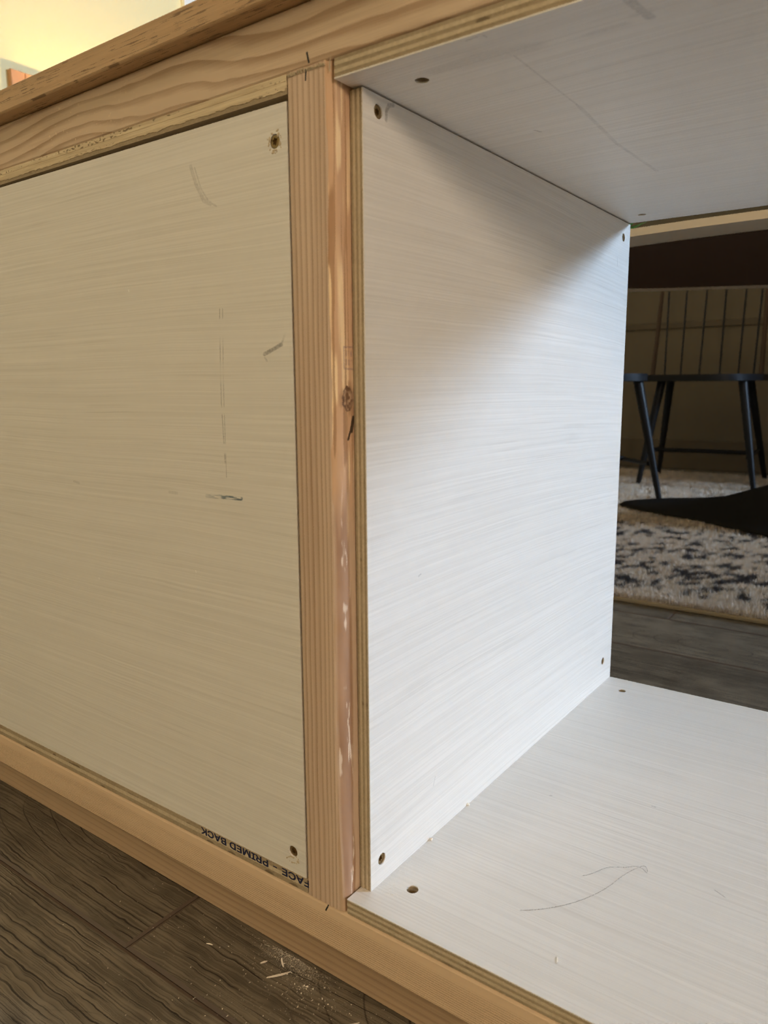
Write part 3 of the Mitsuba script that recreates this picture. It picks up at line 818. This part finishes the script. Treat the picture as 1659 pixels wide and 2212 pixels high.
# ------------------------------------------------------------------ chairs
def chair(name, off=(0, 0), rot=0.0, pivot=(0, 0)):
    R = trimesh.transformations.rotation_matrix(rot, (0, 0, 1), (pivot[0], pivot[1], 0))
    D = trimesh.transformations.translation_matrix((off[0], off[1], 0))

    def p(part, m, b='black_paint', smooth=40):
        m = m.copy(); m.apply_transform(R); m.apply_transform(D)
        return put(f'{name}__{part}', m, b, smooth=smooth)
    seat_o = Polygon(closed_spline([(-0.80, 3.46), (-0.82, 3.25), (-0.76, 3.04), (-0.54, 2.995), (-0.32, 3.03), (-0.25, 3.25), (-0.27, 3.46), (-0.54, 3.53)], 60))
    lays = [(0.0, 0.4790), (0.0, 0.4860), (0.0, 0.505)]
    s = trimesh.creation.extrude_polygon(seat_o, 0.028, engine='earcut'); s.apply_translation((0, 0, 0.4795))
    p('seat', s)
    for top, fo in [((-0.641, 3.12), (-0.702, 3.046)), ((-0.305, 3.12), (-0.222, 3.06)), ((-0.693, 3.45), (-0.745, 3.51)), ((-0.335, 3.45), (-0.262, 3.56))]:
        p('leg', tube([(top[0], top[1], 0.482), ((top[0] + fo[0]) / 2, (top[1] + fo[1]) / 2, 0.25), (fo[0], fo[1], 0.018)], [0.019, 0.016, 0.011], 14))
    p('stretcher', tube([(-0.725, 3.30, 0.155), (-0.51, 3.30, 0.158), (-0.275, 3.30, 0.158)], 0.010, 10))
    p('stretcher', tube([(-0.682, 3.08, 0.155), (-0.73, 3.49, 0.155)], 0.009, 10))
    p('stretcher', tube([(-0.258, 3.09, 0.155), (-0.291, 3.52, 0.155)], 0.009, 10))
    for xa, xb in ((-0.7885, -0.7725), (-0.296, -0.302)):
        p('back_post', tube([(xa, 3.47, 0.50), ((xa + xb) / 2, 3.495, 0.72), (xb, 3.52, 0.985)], [0.011, 0.010, 0.009], 12), 'brown_post')
    for xa, xb in ((-0.7297, -0.7425), (-0.6543, -0.657), (-0.568, -0.564), (-0.4756, -0.479), (-0.394, -0.391), (-0.328, -0.322)):
        p('spindle', tube([(xa, 3.47, 0.50), (xb, 3.52, 0.975)], 0.0042, 8))
    p('crest_rail', tube([(-0.80, 3.50, 0.985), (-0.54, 3.54, 0.992), (-0.27, 3.50, 0.985)], 0.016, 12))


chair('dining_chair')
tag('dining_chair', 'black spindle-back dining chair seen whole between its four splayed legs beyond the table', 'chair')
# the neighbour, of which only one front leg and the seat edge show past the cabinet side
piv = (-0.222, 3.06)
chair('dining_chair_001', off=(-0.488 - piv[0], 2.628 - piv[1]), rot=0.72, pivot=piv)
tag('dining_chair_001', 'black dining chair mostly hidden by the cabinet side with one leg showing', 'chair')

# ------------------------------------------------------------------ potted plant on the table
pc = np.array([-0.265, 1.39, 0.733])
prng = np.random.default_rng(5)
put('potted_plant__pot', lathe([(0, 0), (0.035, 0), (0.045, 0.07), (0.041, 0.07), (0.036, 0.06), (0, 0.06)], pc, 32), 'terracotta', smooth=30)
for i in range(40):
    a = i * 2.4; L = 0.055 + 0.04 * prng.random(); el = 0.0 + 1.1 * prng.random()
    d = np.array([math.cos(a) * math.cos(el), math.sin(a) * math.cos(el), math.sin(el)])
    b0_ = pc + [0, 0, 0.055]
    s = np.cross(d, [0, 0, 1]); s /= np.linalg.norm(s)
    up = np.cross(s, d)
    q = [b0_, b0_ + d * L * .5 + s * .016 + up * .006, b0_ + d * L * .5 - s * .016 + up * .006, b0_ + d * L * 0.95 - up * 0.01, b0_ + d * L * .5 + up * 0.001]
    put('potted_plant__leaf', trimesh.Trimesh(q, [[0, 1, 4], [0, 4, 2], [1, 3, 4], [4, 3, 2]], process=False), 'leaf_green')
tag('potted_plant', 'small green leafy plant on the table seen through the gap under the cabinet top', 'plant')

# ------------------------------------------------------------------ left wall: picture, lamp on a console
fy0, fy1, fz0, fz1, fw = 1.207, 1.66, 1.02, 1.622, 0.055
ft_ = 0.022
put('picture_frame', cat([rbox(X0, X0 + ft_, fy0, fy0 + fw, fz0, fz1, .003), rbox(X0, X0 + ft_, fy1 - fw, fy1, fz0, fz1, .003),
                          rbox(X0, X0 + ft_, fy0 + fw, fy1 - fw, fz1 - fw, fz1, .003), rbox(X0, X0 + ft_, fy0 + fw, fy1 - fw, fz0, fz0 + fw, .003)]), 'orange_wood')
put('picture_frame__mat', box(X0, X0 + 0.008, fy0 + fw - .002, fy1 - fw + .002, fz0 + fw - .002, fz1 - fw + .002), 'white_paint')
tag('picture_frame', 'orange wood picture frame on the yellow wall peeking over the countertop', 'picture frame')
lx, ly = -2.22, 1.52
put('console_table__top', rbox(-2.48, -2.02, 1.3, 2.0, 0.77, 0.80, .004), 'brown_post')
for a in (-2.46, -2.06):
    for b in (1.32, 1.96):
        put('console_table__leg', box(a, a + .03, b, b + .03, 0, 0.77), 'brown_post')
tag('console_table', 'small dark brown console table against the yellow wall under the lamp', 'console table')
put('table_lamp__base', lathe([(0, 0), (0.07, 0), (0.07, 0.015), (0.02, 0.03), (0.035, 0.12), (0.012, 0.25), (0.010, 0.34), (0, 0.34)], (lx, ly, 0.80), 32), 'terracotta', smooth=30)
put('table_lamp__shade', lathe([(0.155, 0.0), (0.105, 0.19), (0.103, 0.19), (0.153, 0.0)], (lx, ly, 1.09), 40), 'linen', smooth=30)
bulb = trimesh.creation.icosphere(subdivisions=2, radius=0.032); bulb.apply_translation((lx, ly, 1.175))
put('table_lamp__bulb', bulb, 'white_paint', smooth=True)
scene['table_lamp__bulb']['emitter'] = {'type': 'area', 'radiance': {'type': 'rgb', 'value': list(TABLE_LAMP)}}
tag('table_lamp', 'warm table lamp with a linen shade on the console table', 'lamp')

# ------------------------------------------------------------------ kitchen ceiling lamp
kx, ky = -0.35, -1.35
put('ceiling_lamp__rim', lathe([(0.30, 0), (0.33, 0), (0.33, 0.06), (0.30, 0.06)], (kx, ky, H - 0.06), 48), 'white_paint', smooth=30)
put('ceiling_lamp__plate', lathe([(0, 0.052), (0.30, 0.052), (0.30, 0.058), (0, 0.058)], (kx, ky, H - 0.06), 48), 'white_paint')
a = np.arange(40) * 2 * np.pi / 40
dv = np.vstack([np.c_[kx + 0.30 * np.cos(a), ky + 0.30 * np.sin(a), np.full(40, H - 0.05)], [[kx, ky, H - 0.05]]])
put('ceiling_lamp__diffuser', trimesh.Trimesh(dv, [[(j + 1) % 40, j, 40] for j in range(40)], process=False), 'white_paint')
scene['ceiling_lamp__diffuser']['emitter'] = {'type': 'area', 'radiance': {'type': 'rgb', 'value': list(CEILING_LAMP)}}
tag('ceiling_lamp', 'round warm white lamp on the kitchen ceiling', 'ceiling lamp')

# ------------------------------------------------------------------ globe floor lamp in the kitchen
gx, gy, gz = 2.3, -1.1, 0.95
put('floor_lamp__base', lathe([(0, 0), (0.15, 0), (0.15, 0.015), (0.02, 0.03), (0, 0.03)], (gx, gy, 0), 40), 'black_paint', smooth=30)
put('floor_lamp__pole', tube([(gx, gy, 0.02), (gx, gy, gz - 0.15)], 0.011, 12), 'black_paint')
gb = trimesh.creation.icosphere(subdivisions=3, radius=0.16); gb.apply_translation((gx, gy, gz))
put('floor_lamp__globe', gb, 'white_paint', smooth=True)
scene['floor_lamp__globe']['emitter'] = {'type': 'area', 'radiance': {'type': 'rgb', 'value': list(GLOBE_LAMP)}}
tag('floor_lamp', 'warm white globe floor lamp at the right end of the kitchen', 'floor lamp')

# ------------------------------------------------------------------ tall cupboard added out of view to shade the far wall and chairs
put('shading_cupboard__body', rbox(0.45, 1.45, 3.25, 3.94, 0.06, 2.15, 0.004), 'brown_post')
put('shading_cupboard__plinth', box(0.48, 1.42, 3.29, 3.94, 0.0105, 0.06), 'brown_post')
for x0 in (0.46, 0.955):
    k = put('shading_cupboard__door', rbox(x0, x0 + 0.485, 3.228, 3.25, 0.08, 2.13, 0.003), 'brown_post')
    kx_ = x0 + 0.44 if x0 < 0.9 else x0 + 0.045
    put(k + '__handle', tube([(kx_, 3.212, 1.0), (kx_, 3.205, 1.08), (kx_, 3.212, 1.16)], 0.006, 10), 'brass_screw')
tag('shading_cupboard', 'added tall dark brown two-door cupboard, out of view, that shades the far dining room wall', 'cupboard')
